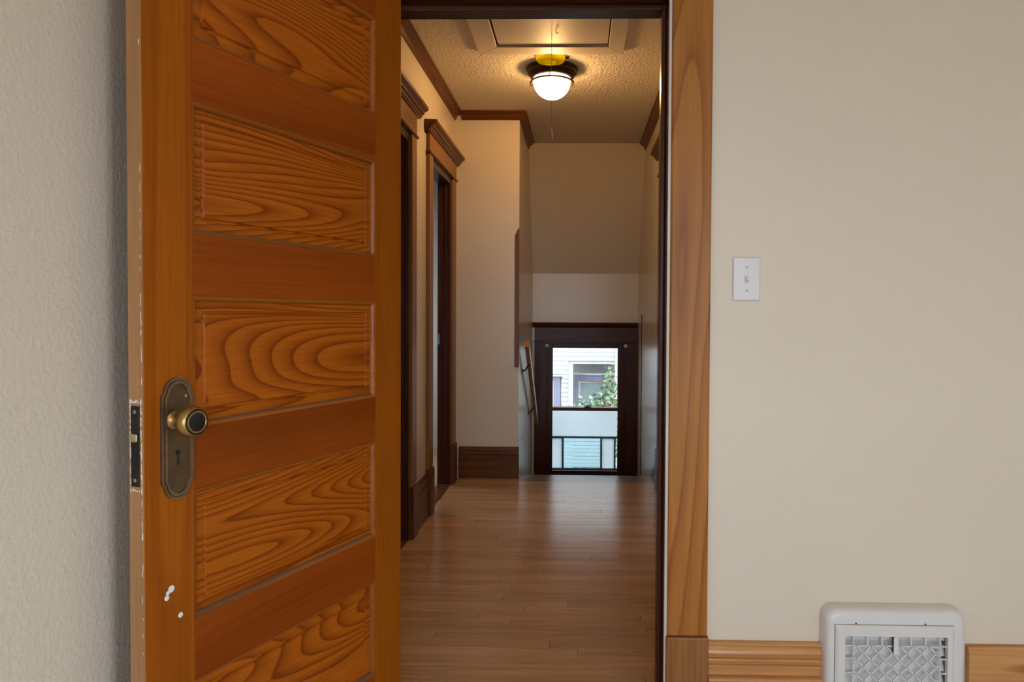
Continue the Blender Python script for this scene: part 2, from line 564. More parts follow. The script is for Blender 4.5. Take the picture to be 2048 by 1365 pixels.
# small lit room behind the second hall doorway
m = MB().box(-2.5, HX0 - .075, 5.9, 6.0, 0, CZ).box(-2.5, HX0 - .075, 3.70, 3.80, 0, CZ)
m.box(-2.6, -2.5, 3.7, 4.8, 0, CZ).box(-2.6, -2.5, 5.6, 6.0, 0, CZ).box(-2.6, -2.5, 4.8, 5.6, 0, .8).box(-2.6, -2.5, 4.8, 5.6, 2.0, CZ)
st(m.build('wall_small_room', 'white'), 'pale walls of the small room behind the second hall doorway', 'wall')
st(box('floor_small_room', 'floor', -2.5, HX0 - .075, 3.8, 5.9, -0.05, 0), 'floor of the small room behind the second hall doorway', 'floor')
st(box('ceiling_small_room', 'ceiling', -2.6, HX0 - .075, 3.7, 6.0, CZ, CZ + .05), 'ceiling of the small room behind the second hall doorway', 'ceiling')
# closet box behind first left doorway and right doorway are shut by doors


# ------------------------------------------------------------------ trims of the near doorway
JL, JR = -0.527, 0.231
t = st(empty('trim_1', (0, WY0, 0)), 'pine casing and dark jambs around the near doorway', 'door frame')
under(box('casing', 'pine', 0.239, 0.343, WY0 - .02, WY0 - .0005, 0.292, 1.975, bevel=.005), t)['label'] = 'clear-varnished pine side casing'
under(box('casing', 'pine', -0.64, -0.536, WY0 - .02, WY0 - .0005, 0.292, 1.975, bevel=.005), t)
under(box('head_casing', 'pine_x', -0.65, 0.352, WY0 - .022, WY0 - .0005, 1.9755, 2.10, bevel=.005), t)
under(box('plinth_block', 'plinth', 0.236, 0.346, WY0 - .028, WY0 - .0005, 0.0, 0.2915, bevel=.003), t)
under(box('plinth_block', 'plinth', -0.643, -0.533, WY0 - .028, WY0 - .0005, 0.0, 0.2915, bevel=.003), t)
under(box('jamb', 'dark_z', JR, 0.2545, WY0 + .003, 2.005, 0, 1.975, bevel=.002), t)
under(box('jamb', 'dark_z', -0.5495, JL, WY0 + .003, 2.005, 0, 1.975, bevel=.002), t)
under(box('jamb_edge', 'jambpaint', JR + .0005, 0.2385, WY0 - .013, WY0 + .003, 0, 1.975), t)['label'] = 'pale painted jamb edge'
under(box('head_jamb', 'dark_x', JL, JR, WY0 + .003, 2.005, 1.957, 1.984, bevel=.002), t)
under(box('stop', 'dark_z', JR - .012, JR, 1.91, 1.95, 0, 1.957, bevel=.003), t)
under(box('stop', 'dark_z', JL, JL + .012, 1.91, 1.95, 0, 1.957, bevel=.003), t)
under(box('head_stop', 'dark_x', JL + .012, JR - .012, 1.91, 1.95, 1.942, 1.957, bevel=.003), t)

# baseboards of the near room
bead = [(0, 0), (.022, 0), (.022, .172)]
bead += [(.0225 + .009 * math.sin(a), .181 - .009 * math.cos(a)) for a in [i * math.pi / 6 for i in range(7)]]
bead += [(.013, .191), (.0105, .201), (.0135, .210), (.0215, .2135), (.0215, .2185), (.0145, .221), (.0145, .2255)]
bead += [(.0165 + .007 * math.sin(a), .2315 - .006 * math.cos(a)) for a in [i * math.pi / 6 for i in range(7)]]
bead += [(.0185, .2385), (.0185, .248), (.0155, .258), (.009, .2645), (.008, .267), (.0145, .268), (.0145, .274), (.012, .276), (0, .276)]
bb = st(MB().sweep(bead, (0.3465, WY0 - .0005, 0), (0.642, WY0 - .0005, 0), (0, -1, 0), Z).build('baseboard_front', 'pine_x', smooth=True),
        'beaded honey pine baseboard between door plinth and register', 'baseboard')
flat = [(0, 0), (.021, 0), (.021, .262), (.015, .274), (0, .276)]
bb = st(MB().sweep(flat, (1.018, WY0 - .0005, 0), (RX1 - .001, WY0 - .0005, 0), (0, -1, 0), Z).build('baseboard_front_right', 'pine_x', smooth=True),
        'plain honey pine baseboard right of the register', 'baseboard')
st(MB().sweep(flat, (RX0 + .0005, RY0, 0), (RX0 + .0005, WY0 - .03, 0), X, Z).build('baseboard_left', 'pine_x'), 'honey pine baseboard along the left room wall', 'baseboard')

# ------------------------------------------------------------------ hall trims
CAP = [(0, 0), (.027, 0), (.030, .007), (.036, .010), (.037, .019), (.047, .023), (.049, .032), (.062, .039), (.068, .043), (.068, .058), (0, .060)]
FIL = [(0, 0), (.026, 0), (.030, .006), (.026, .012), (0, .012)]


def door_trim(name, label, wx, sgn, y0, y1, near=True, far=True, cap_far=None, cas_far=.104, jamb_far=None):
    """casing set on a hall side wall; wx wall plane, sgn direction out of the wall"""
    t = st(empty(name, (wx, y0, 0)), label, 'door frame')
    o = (sgn, 0, 0)
    xa, xb = sorted((wx + sgn * .0005, wx + sgn * .021))
    xp0, xp1 = sorted((wx + sgn * .0005, wx + sgn * .030))
    c0, c1 = y0 - .104, y1 + cas_far
    if near:
        under(box('casing', 'honey_z', xa, xb, c0, y0 - .003, .262, 2.018, bevel=.004), t)
        under(box('plinth_block', 'brown_z', xp0, xp1, c0 - .004, y0 - .001, 0, .2615, bevel=.004), t)
    if far:
        under(box('casing', 'honey_z', xa, xb, y1 + .003, c1, .262, 2.018, bevel=.004), t)
        under(box('plinth_block', 'brown_z', xp0, xp1, y1 + .001, c1 + .004, 0, .2615, bevel=.004), t)
    under(MB().sweep(FIL, (wx + sgn * .0005, c0 - .012, 2.0185), (wx + sgn * .0005, min(c1 + .012, cap_far or 9), 2.0185), o, Z).build('fillet', 'brown_y'), t)
    under(box('head_casing', 'honey_y', xa, xb, c0, min(c1, cap_far or 9), 2.031, 2.131, bevel=.002), t)
    under(MB().sweep(CAP, (wx + sgn * .0005, c0 - .05, 2.1315), (wx + sgn * .0005, cap_far or c1 + .05, 2.1315), o, Z).build('cap_moulding', 'brown_y'), t)
    ja, jb = sorted((wx + sgn * .004, wx - sgn * (.079 if sgn > 0 else .134)))
    under(box('jamb', 'dark_z', ja, jb, y0 - .002, y0 + .018, 0, DH - .02), t)
    under(box('jamb', 'dark_z', ja, jb, y1 - .018, y1 + .002, 0, DH - .02), t)
    under(box('head_jamb', 'dark_z', ja, jb, y0 - .002, y1 + .002, DH - .02, DH + .002), t)
    ta, tb = sorted((wx - sgn * .0005, wx - sgn * (.079 if sgn > 0 else .134)))
    under(box('light_seal_threshold', 'brown_y', ta, tb, y0 + .019, y1 - .019, -.03, .009, bevel=.002), t)  # added sill that blocks daylight leaking in at floor level
    sa, sb = sorted((wx - sgn * .018, wx - sgn * .035))
    under(box('stop', 'dark_z', sa, sb, y1 - .030, y1 - .018, 0, DH - .02, bevel=.003), t)
    under(box('stop', 'dark_z', sa, sb, y0 + .018, y0 + .030, 0, DH - .02, bevel=.003), t)
    return t


door_trim('trim_2', 'brown door casing with crown cap nearest on the left hall wall', HX0, 1, D1[0], D1[1])
t = door_trim('trim_3', 'brown door casing with crown cap beside the hall end wall', HX0, 1, D2[0], D2[1], cap_far=BKY - .001, cas_far=.115)
for gx in (-.8455, -.884, -.896):
    under(box('groove', 'dark_z', gx, gx + .004, D2[1] - .0215, D2[1] - .018, 0.02, DH - .03), t)
under(box('strike_plate', 'steel', -.9155, -.905, D2[1] - .0195, D2[1] - .0178, .93, 1.0), t)
door_trim('trim_4', 'brown door casing with crown cap on the right hall wall', HX1, -1, D3[0], D3[1])
for nm, lab, wx, sg, dd in (('door_2', 'shut brown door in the nearest left hall doorway', HX0, 1, D1), ('door_3', 'shut brown door in the right hall doorway', HX1, -1, D3)):
    d = st(empty(nm, (wx - sg * .1, dd[0], 0)), lab, 'door')
    xa, xb = sorted((wx - sg * .036, wx - sg * .071))
    ya, yb = dd[0] + .02, dd[1] - .02
    under(box('stile', 'dark_z', xa, xb, ya, ya + .1, .01, 1.975), d)
    under(box('stile', 'dark_z', xa, xb, yb - .1, yb, .01, 1.975), d)
    for z0, z1 in ((.01, .21), (.45, .56), (.80, .91), (1.15, 1.26), (1.50, 1.61), (1.86, 1.975)):
        under(box('rail', 'dark_z', xa, xb, ya + .1, yb - .1, z0, z1), d)
    for z0 in (.21, .56, .91, 1.26, 1.61):
        under(box('panel', 'dark_z', xa + .012, xb - .012, ya + .1, yb - .1, z0, z0 + .25), d)

BBH = [(0, 0), (.019, 0), (.019, .166), (.0135, .169), (.0135, .175), (.019, .178), (.018, .190), (.013, .199), (.010, .208), (.0105, .222), (0, .224)]
BBL = [(a, b_ * 1.07) for a, b_ in BBH]
st(MB().sweep(BBL, (HX0 + .0005, D1[1] + .109, 0), (HX0 + .0005, D2[0] - .109, 0), X, Z).build('baseboard_hall_left', 'brown_y', smooth=True),
   'brown baseboard between the two left hall doorways', 'baseboard')
e = st(MB().sweep(BBH, (HX0 + .033, BKY - .0005, 0), (SX + .006, BKY - .0005, 0), (0, -1, 0), Z).build('baseboard_hall_end', 'brown_x', smooth=True),
       'brown baseboard on the hall end wall left of the stairs', 'baseboard')
shoe = MB().sweep([(0, 0), (.012, 0), (.011, .007), (.006, .011), (0, .012)], (HX0 + .034, BKY - .0197, 0), (SX - .002, BKY - .0197, 0), (0, -1, 0), Z)
shoe.build('shoe_moulding', 'honey_y', e)
st(MB().sweep(BBL, (HX1 - .0005, WY1 + .12, 0), (HX1 - .0005, D3[0] - .109, 0), (-1, 0, 0), Z).build('baseboard_hall_right', 'brown_y', smooth=True),
   'brown baseboard along the near right hall wall', 'baseboard')

CR = [(0, 0), (.006, 0), (.010, .006), (.012, .018), (.022, .030), (.036, .038), (.040, .044), (.048, .046), (.048, .055), (0, .055)]


def crown(name, label, p0, p1, out, mat):
    z = CZ - .055
    return st(MB().sweep(CR, (p0[0], p0[1], z), (p1[0], p1[1], z), out, Z).build(name, mat, smooth=True), label, 'crown moulding')


crown('trim_5', 'brown crown strip along the top of the left hall wall', (HX0 + .0005, WY1 + .002), (HX0 + .0005, BKY - .0005), X, 'brown_y')
crown('trim_6', 'brown crown strip across the top of the hall end wall', (HX0 + .048, BKY - .0005), (SX + .046, BKY - .0005), (0, -1, 0), 'brown_x')
crown('trim_7', 'brown crown strip on the stairwell left wall', (SX + .0005, BKY + .0005), (SX + .0005, 5.66), X, 'brown_y')
crown('trim_8', 'brown crown strip along the top of the right hall wall', (HX1 - .0005, WY1 + .002), (HX1 - .0005, 5.70), (-1, 0, 0), 'brown_y')
# corner guard strip
st(MB().sweep([(-.428, .77), (-.3985, .77), (-.3985, 1.715), (-.408, 1.71), (-.428, 1.665)], (0, BKY - .0125, 0), (0, BKY - .0005, 0), X, Z).build('trim_9', 'strip', bevel=.002),
   'red brown corner strip on the hall end wall above the stairs', 'corner strip')
# stair skirt on the right wall
zt = lambda yy: .225 - .75 * (yy - 4.66)
pr = [(4.61, 0.001), (4.61, .225), (4.66, .225), (6.28, zt(6.28)), (6.28, -.94), (5.9, -.94), (4.88, 0.001)]
st(MB().sweep(pr, (HX1 - .016, 0, 0), (HX1 - .0005, 0, 0), Y, Z).build('trim_10', 'dark_z', bevel=.002), 'dark skirt board stepping down the right stairwell wall', 'skirt board')
pr = [(4.90, -.16), (6.28, -1.0 + .02), (6.28, -.62), (4.80, .19), (4.80, .02), (4.90, .02)]
st(box('trim_11', 'dark_z', HX1 - .0065, HX1 - .0005, 5.895, 5.905, -.20, 1.13), 'thin dark upright strip on the right stairwell wall', 'trim strip')

# ------------------------------------------------------------------ the open five-panel door
door = st(empty('door_1', (-0.464, 1.857, 0), math.radians(-111)), 'open orange varnished wooden five-panel door with bronze knob', 'door')
DW, TH, DB, DT = .733, .035, .012, 1.947
PZ = [(.222, .459), (.572, .809), (.922, 1.159), (1.272, 1.509), (1.622, 1.859)]
SL, SH = .635, .106
box('hinge_stile', 'stile', 0, SH, -TH, 0, DB, DT, door, .0015)
ls = box('lock_stile', 'stile', SL, DW, -TH, 0, DB, DT, door, .0015)
zc = [DB] + [z for p in PZ for z in p] + [DT]
for k in range(0, len(zc), 2):
    box('rail', 'rail', SH + .0003, SL - .0003, -TH + .0005, -.0005, zc[k], zc[k + 1], door, .001)
for z0, z1 in PZ:
    # raised panel, front and back the same
    rings = [(0, -.0125), (.026, -.0105), (.0275, -.0128), (.030, -.0128), (.033, -.0085)]
    vs_, fs = [], []
    for ins, yy in rings:
        vs_ += [(SH + ins, yy, z0 + ins), (SL - ins, yy, z0 + ins), (SL - ins, yy, z1 - ins), (SH + ins, yy, z1 - ins)]
    for i in range(len(rings) - 1):
        for k in range(4):
            fs.append((i * 4 + k, i * 4 + (k + 1) % 4, (i + 1) * 4 + (k + 1) % 4, (i + 1) * 4 + k))
    n = len(vs_)
    fs.append((n - 4, n - 3, n - 2, n - 1))
    vs_ += [(SH, -.0225, z0), (SL, -.0225, z0), (SL, -.0225, z1), (SH, -.0225, z1)]
    fs += [(0, 1, n + 1, n), (1, 2, n + 2, n + 1), (2, 3, n + 3, n + 2), (3, 0, n, n + 3), (n, n + 1, n + 2, n + 3)]
    p = MB().add(vs_, fs).build('panel', 'panel', door)
    # sticking moulding round the panel
    prof = [(0, -.0005), (.0035, -.0010), (.0065, -.004), (.0085, -.0085), (.0095, -.0125)]
    vs_, fs = [], []
    for ins, yy in prof:
        vs_ += [(SH + ins, yy, z0 + ins), (SL - ins, yy, z0 + ins), (SL - ins, yy, z1 - ins), (SH + ins, yy, z1 - ins)]
    vs_ += [(SH, -.0125, z0), (SL, -.0125, z0), (SL, -.0125, z1), (SH, -.0125, z1)]
    for i in range(len(prof)):
        for k in range(4):
            fs.append((i * 4 + k, i * 4 + (k + 1) % 4, (i + 1) * 4 + (k + 1) % 4, (i + 1) * 4 + k))
    MB().add(vs_, fs).build('moulding', 'bolection', p, smooth=True)
ed = box('edge_strip', 'edge', DW - .0002, DW + .0015, -TH + .001, -.001, DB + .002, DT - .002, door)
ed['label'] = 'pale worn raw wood edge of the door'

# mortise lock plate in the edge
lk = box('lock_faceplate', 'blackened', DW + .001, DW + .0032, -.0275, -.0075, .835, .972, door, .0008)
for z in (.962, .846):
    MB().lathe([(.0036, 0), (.0034, .001), (.001, .0014)], (DW + .003, -.0175, z), X, 12).build('screw', 'steel', lk)
box('latch_bolt', 'latch', DW + .003, DW + .007, -.0275, -.010, .911, .925, lk, .002)
box('bolt_slot', 'black', DW + .0028, DW + .0036, -.024, -.011, .872, .897, lk)
m = MB()
random.seed(3)
def chip(y0, z0, h, w0):
    n_ = 7
    pts = [(y0 + w0 * random.uniform(.15, 1) * math.cos(6.283 * q / n_), z0 + h / 2 + h / 2 * random.uniform(.6, 1) * math.sin(6.283 * q / n_)) for q in range(n_)]
    m.sweep(pts, (DW + .0012, 0, 0), (DW + .0018, 0, 0), Y, Z)
for side in (-.0300, -.0045):
    z = .822
    while z < .978:
        h = random.uniform(.008, .024)
        chip(side + random.uniform(-.0008, .0008), z, h, random.uniform(.0012, .0026))
        z += h * random.uniform(.6, 1.15)
for z in (.826, .976):
    y_ = -.030
    while y_ < -.006:
        chip(y_, z, random.uniform(.003, .008), random.uniform(.002, .004))
        y_ += random.uniform(.003, .006)
o = m.build('chipped_paint', 'white', lk)
m = MB()
for k in range(46):
    z = random.choice([random.uniform(.1, 1.9), random.uniform(.3, 1.3), random.uniform(.75, 1.25)])
    chip(-.0030 + random.uniform(-.0006, .0006), z, random.uniform(.003, .026), random.uniform(.0004, .0014))
m.build('paint_flecks', 'white', ls)['kind'] = 'stuff'
m = MB()
for (tx, z, r) in ((.683, .645, .0065), (.692, .632, .005), (.665, .592, .005), (.690, .640, .004)):
    m.lathe([(r, 0), (r * .8, .0004)], (tx, 0.0002, z), Y, 9)
m.build('paint_spots', 'white', ls)

# escutcheon with stepped round ends
def plate(hw, zc_, hh, rr, n=14):
    """outline (t,z): straight sides, small shoulders, round ends"""
    pts = []
    sh = hh - rr * .95
    for sgn in (1, -1):
        arc = []
        for i in range(n + 1):
            a = math.pi * i / n
            arc.append((rr * math.cos(a), sgn * (sh + rr * .95 * math.sin(a))))
        if sgn == 1:
            pts += [(hw, sh - .006)] + arc + [(-hw, sh - .006)]
        else:
            pts += [(-hw, -sh + .006)] + arc[::-1] + [(hw, -sh + .006)]
    return [(.672 + a, zc_ + b_) for a, b_ in pts]


ZE = .909
pl = MB().sweep(plate(.0315, ZE, .107, .026), (0, 0.0, 0), (0, .004, 0), X, Z).build('escutcheon_plate', 'bronze', door, bevel=.0012)
pl['label'] = 'tall old bronze escutcheon plate'


def ring_of(out_o, in_o, y0, y1):
    n = len(out_o)
    vs_ = [(a, y0, b_) for a, b_ in out_o] + [(a, y1, b_) for a, b_ in out_o] + [(a, y1, b_) for a, b_ in in_o] + [(a, y0, b_) for a, b_ in in_o]
    fs = []
    for r in range(3):
        for i in range(n):
            j = (i + 1) % n
            fs.append((r * n + i, r * n + j, (r + 1) * n + j, (r + 1) * n + i))
    return MB().add(vs_, fs)


ring_of(plate(.0270, ZE, .1015, .0222), plate(.0225, ZE, .0965, .0182), .0035, .0078).build('raised_border', 'bronze_rim', pl)
ring_of(plate(.0315, ZE, .107, .026), plate(.0285, ZE, .1035, .0235), .0035, .0062).build('outer_border', 'bronze_rim', pl)
m = MB().lathe([(.0048, 0), (.0048, .0007)], (.6715, .0039, .884), Y, 16)
m.sweep([(.6697, .862), (.6733, .862), (.6728, .881), (.6702, .881)], (0, .0039, 0), (0, .0046, 0), X, Z)
m.build('keyhole', 'black', pl)
MB().lathe([(.0035, 0), (.0035, .001), (.001, .0016)], (.655, .004, .982), Y, 12).build('screw', 'steel', pl)
KZ = .942
kb = MB().lathe([(.0165, .004), (.0165, .007), (.0115, .010), (.0095, .013), (.0095, .026), (.0125, .029), (.020, .0325), (.0258, .039), (.0278, .046),
                 (.0270, .053), (.0245, .0575), (.0225, .0585)], (.679, 0, KZ), Y, 40).build('knob', 'brass', door, smooth=True)
kb['label'] = 'worn round brass knob with concentric rings'
MB().lathe([(.0226, .0580), (.0224, .0590), (.001, .0590)], (.679, 0, KZ), Y, 40).build('dark_ring', 'blackened', kb, smooth=True)
MB().lathe([(.0196, .0586), (.0190, .0606), (.0172, .0606), (.0165, .0596), (.001, .0596)], (.679, 0, KZ), Y, 40).build('brass_ring', 'brass', kb, smooth=True)
MB().lathe([(.0162, .0590), (.0160, .0600), (.0100, .0608), (.003, .0614), (.0005, .0614)], (.679, 0, KZ), Y, 40).build('knob_centre', 'blackened', kb, smooth=True)
# back side knob
MB().lathe([(.016, -.036), (.016, -.039), (.009, -.042), (.009, -.048), (.016, -.050), (.020, -.056), (.018, -.062), (.010, -.064)], (.679, 0, KZ), Y, 24).build('back_knob', 'brass', door, smooth=True)
for z in (.25, 1.70):
    MB().lathe([(.006, 0), (.006, .09)], (-.004, -.033, z), Z, 12).build('hinge', 'bronze', door)

# ------------------------------------------------------------------ light switch
sw = tag(empty('light_switch', (.438, WY0, 1.2255)), 'white toggle light switch on cream wall right of doorway', 'light switch')
under(box('cover_plate', 'plate', .403, .473, WY0 - .006, WY0 - .0003, 1.169, 1.282, bevel=.003), sw)
under(box('toggle_surround', 'plate', .4325, .4435, WY0 - .0075, WY0 - .005, 1.213, 1.238, bevel=.0008), sw)
under(MB().sweep([(0, 0), (.004, -.010), (.014, -.004), (.012, .003), (0, .006)], (.4345, WY0 - .006, 1.226), (.4415, WY0 - .006, 1.226), (0, -1, 0), Z).build('toggle', 'plate', bevel=.001), sw)
for z in (1.2555, 1.1955):
    s_ = under(MB().lathe([(.0034, 0), (.0032, .0008), (.001, .0014)], (.438, WY0 - .006, z), (0, -1, 0), 14).build('screw', 'screw', smooth=True), sw)

# ------------------------------------------------------------------ register (vent)
RXA, RXB, RZT = .640, .996, .381
rg = tag(empty('vent_register', (.818, WY0, 0)), 'white painted floor register with diamond lattice grille against the wall', 'vent')
cr = .03
pr = [(RXA, 0.002), (RXB, 0.002)] + [(RXB - cr + cr * math.cos(a), RZT - cr + cr * math.sin(a)) for a in [i * math.pi / 16 for i in range(9)]] + \
     [(RXA + cr + cr * math.cos(a), RZT - cr + cr * math.sin(a)) for a in [math.pi / 2 + i * math.pi / 16 for i in range(9)]]
# cover: rounded shell with opening for the inner frame
IX0, IX1, IZ0, IZ1 = .662, .962, .045, .343
LX0, LX1, LZ0, LZ1 = .686, .944, .075, .316
yb, yf = WY0 - .0005, WY0 - .050


def inset(p, k):
    cx, cz = (RXA + RXB) / 2, (RZT + 0.002) / 2
    return [(cx + (a - cx) * (1 - k / ((RXB - RXA) / 2)), cz + (b_ - cz) * (1 - k / (RZT / 2))) for a, b_ in p]


n = len(pr)
inn = []
for a, b_ in pr:
    inn.append((min(max(a, IX0 - .001), IX1 + .001), min(max(b_, IZ0 - .001), IZ1 + .001)))
lay = [(pr, yb), (pr, yf + .022), (inset(pr, .0015), yf + .012), (inset(pr, .006), yf + .004), (inset(pr, .014), yf), (inn, yf + .0005), (inn, yb)]
vs_, fs = [], []
for pts, yy in lay:
    vs_ += [(a, yy, b_) for a, b_ in pts]
for r in range(len(lay) - 1):
    for i in range(n):
        j = (i + 1) % n
        fs.append((r * n + i, r * n + j, (r + 1) * n + j, (r + 1) * n + i))
under(MB().add(vs_, fs).build('cover', 'white', smooth=True), rg)
# inner frame
fo = [(IX0, IZ0), (IX1, IZ0), (IX1, IZ1), (IX0, IZ1)]
fi = [(LX0, LZ0), (LX1, LZ0), (LX1, LZ1), (LX0, LZ1)]
fm = [(IX0 + .007, IZ0 + .007), (IX1 - .007, IZ0 + .007), (IX1 - .007, IZ1 - .007), (IX0 + .007, IZ1 - .007)]
lay = [(fo, yb - .01), (fo, yf - .004), (fm, yf - .009), (fi, yf - .008), (fi, yf + .004)]
vs_, fs = [], []
for pts, yy in lay:
    vs_ += [(a, yy, b_) for a, b_ in pts]
for r in range(len(lay) - 1):
    for i in range(4):
        j = (i + 1) % 4
        fs.append((r * 4 + i, r * 4 + j, (r + 1) * 4 + j, (r + 1) * 4 + i))
under(MB().add(vs_, fs).build('grille_frame', 'white', bevel=.001), rg)
# lattice
m = MB()
BX0, BX1, BZ1, BZ0 = LX0 + .021, LX1 - .018, LZ1 - .025, LZ0 + .02
ly0, ly1 = yf - .005, yf - .0005
bw = .0019


def bar(a, c):
    a, c = Vector((a[0], 0, a[1])), Vector((c[0], 0, c[1]))
    d = (c - a).normalized()
    q = Vector((-d.z, 0, d.x)) * bw
    m.sweep([(-bw, 0), (bw, 0), (bw * .7, -.0045), (-bw * .7, -.0045)], a + Vector((0, ly1, 0)), c + Vector((0, ly1, 0)), Vector((-d.z, 0, d.x)), (0, 1, 0))


bar((BX0, LZ0), (BX0, LZ1)); bar((BX1, LZ0), (BX1, LZ1)); bar((LX0, BZ1), (LX1, BZ1)); bar((LX0, BZ0), (LX1, BZ0))
nc = 6
px_ = (BX1 - BX0) / nc
for i in range(1, nc):
    bar((BX0 + i * px_, BZ1), (BX0 + i * px_, LZ1))
z = BZ1 - px_ * .9
while z > BZ0:
    bar((LX0, z), (BX0, z)); bar((BX1, z), (LX1, z))
    z -= px_
# diagonals
k = -12
while k < 16:
    for s_ in (1, -1):
        # line x = x0 + s*(BZ1 - z)
        x0 = BX0 + k * px_ + (px_ * .25)
        pts = []
        a0, a1 = 0.0, BZ1 - BZ0
        # clip to x range
        def clip():
            lo, hi = a0, a1
            if s_ > 0:
                lo = max(lo, BX0 - x0); hi = min(hi, BX1 - x0)
            else:
                lo = max(lo, x0 - BX1); hi = min(hi, x0 - BX0)
            return lo, hi
        lo, hi = clip()
        if hi - lo > .004:
            bar((x0 + s_ * lo, BZ1 - lo), (x0 + s_ * hi, BZ1 - hi))
    k += 1
under(m.build('lattice', 'white'), rg)
lx = (LX0 + LX1) / 2 - .002
lv = under(MB().sweep([(-.006, .272), (.006, .272), (.006, .312), (.003, .320), (-.003, .320), (-.006, .312)], (lx, ly0 - .006, 0), (lx, ly0 + .003, 0), X, Z).build('damper_lever', 'white', bevel=.002), rg)
b2 = under(MB().box(lx - .0075, lx - .0045, ly0 - .003, ly0 + .004, .276, .316).build('lever_slot', 'blackened'), rg)
for i in range(6):
    z = .10 + i * .040
    under(MB().sweep([(yf + .012, z), (yf + .014, z - .001), (yf + .034, z + .030), (yf + .032, z + .031)], (LX0 - .004, 0, 0), (LX1 + .004, 0, 0), Y, Z).build('louvre', 'white'), rg)
under(box('back_box', 'white', LX0 - .008, LX1 + .008, yb - .006, yb - .002, LZ0 - .01, LZ1 + .01), rg)
for sx_ in (.715, .890):
    under(MB().lathe([(.0022, 0), (.002, .001)], (sx_, yf - .0001, .3465), (0, -1, 0), 10).build('screw', 'blackened'), rg)

# ------------------------------------------------------------------ hall ceiling things
LXc, LYc = -.151, 3.98
lp = tag(empty('ceiling_lamp', (LXc, LYc, CZ)), 'lit flush ceiling lamp with bronze rim and white glass bowl', 'lamp')
under(MB().lathe([(.128, 0), (.144, -.003), (.144, -.015), (.138, -.020), (.136, -.030), (.128, -.036), (.120, -.050), (.110, -.056)], (LXc, LYc, CZ - .0005), Z, 56).build('pan', 'iron', smooth=True), lp)
gp = [(.104, -.040), (.104, -.066)] + [(.104 * math.cos(a), -.072 - .100 * math.sin(a)) for a in [i * math.pi / 2 / 12 for i in range(12)]] + [(.004, -.172)]
under(MB().lathe(gp, (LXc, LYc, CZ), Z, 48).build('glass_bowl', 'hall_globe', smooth=True), lp)
bl = bpy.data.lights.new('bulb', 'POINT')
bl.energy = HALL_LAMP_WATTS
bl.color = LAMP_COL[:3]
bl.shadow_soft_size = .035
bo = under(bpy.data.objects.new('bulb', bl), lp)
COL.objects.link(bo)
bo.location = (LXc, LYc, CZ - .105)
tor = []
for i in range(49):
    a = 2 * math.pi * i / 48
    tor.append((LXc + .117 * math.cos(a), LYc + .117 * math.sin(a), CZ - .078))
under(MB().tube(tor, .0045, 8).build('ring', 'iron', smooth=True), lp)
for a in (math.radians(-95), math.radians(25), math.radians(145)):
    c, s_ = math.cos(a), math.sin(a)
    under(MB().tube([(LXc + .124 * c, LYc + .124 * s_, CZ - .038), (LXc + .117 * c, LYc + .117 * s_, CZ - .084)], .0026, 6).build('support_rod', 'iron'), lp)
for a in (math.radians(0), math.radians(180)):
    c, s_ = math.cos(a), math.sin(a)
    under(MB().tube([(LXc + .121 * c, LYc + .121 * s_, CZ - .070), (LXc + .119 * c, LYc + .119 * s_, CZ - .094), (LXc + .112 * c, LYc + .112 * s_, CZ - .098)], .0032, 6).build('clip', 'iron'), lp)

dt = tag(empty('smoke_detector', (-.152, 3.80, CZ)), 'round yellowed plastic detector on the hall ceiling between hatch and lamp', 'smoke detector')
under(MB().lathe([(.078, 0), (.078, -.012), (.075, -.019), (.066, -.026), (.045, -.031), (.004, -.033)], (-.152, 3.80, CZ - .0005), Z, 40).build('cover', 'yellow', smooth=True), dt)
under(MB().lathe([(.030, 0), (.030, -.002), (.012, -.003)], (-.152, 3.80, CZ - .032), Z, 24).build('grille', 'yellow', smooth=True), dt)
under(box('mounting_tab', 'iron', -.076, -.055, 3.80, 3.815, CZ - .012, CZ - .001), dt)

ht = tag(empty('attic_hatch', (-.14, 3.3, CZ)), 'cream painted attic hatch with flat trim boards in the hall ceiling', 'hatch')
HXA, HXB, HYA, HYB, TW = -.520, .228, 2.62, 3.72, .102
zt0, zt1 = CZ - .018, CZ - .0005
def trimboard(pts):
    under(MB().sweep(pts, (0, 0, zt0), (0, 0, zt1), X, Y).build('trim_board', 'hatch', bevel=.002), ht)
trimboard([(HXA, HYB), (HXB, HYB), (HXB - TW * .78, HYB - TW), (HXA + TW, HYB - TW)])
trimboard([(HXA, HYA), (HXA, HYB - .0005), (HXA + TW - .0005, HYB - TW - .0005), (HXA + TW - .0005, HYA + TW)])
trimboard([(HXB, HYA), (HXB, HYB - .0005), (HXB - TW * .78 + .0005, HYB - TW - .0005), (HXB - TW * .78 + .0005, HYA + TW)])
trimboard([(HXA + .0005, HYA - .0005), (HXB - .0005, HYA - .0005), (HXB - TW * .78, HYA + TW - .001), (HXA + TW, HYA + TW - .001)])
under(MB().sweep([(HXA + TW + .010, HYA + TW + .01), (HXB - TW * .78 - .008, HYA + TW + .01), (HXB - TW * .78 - .006, HYB - TW - .026), (HXA + TW + .010, HYB - TW - .010)],
                 (0, 0, CZ - .010), (0, 0, CZ - .002), X, Y).build('hatch_panel', 'hatch'), ht)
under(box('shadow_gap', 'black', HXA + TW - .02, HXB - TW * .78 + .02, HYA + TW - .02, HYB - TW + .02, CZ - .0018, CZ - .0008), ht)
under(MB().tube([(-.112, 3.43, CZ - .010), (-.112, 3.43, CZ - .018), (-.106, 3.43, CZ - .023), (-.1, 3.43, CZ - .018)], .002, 6).build('screw_eye', 'steel'), ht)
cd = tag(empty('pull_cord', (-.133, 3.46, CZ - .01)), 'thin pull cord hanging from the attic hatch', 'cord')
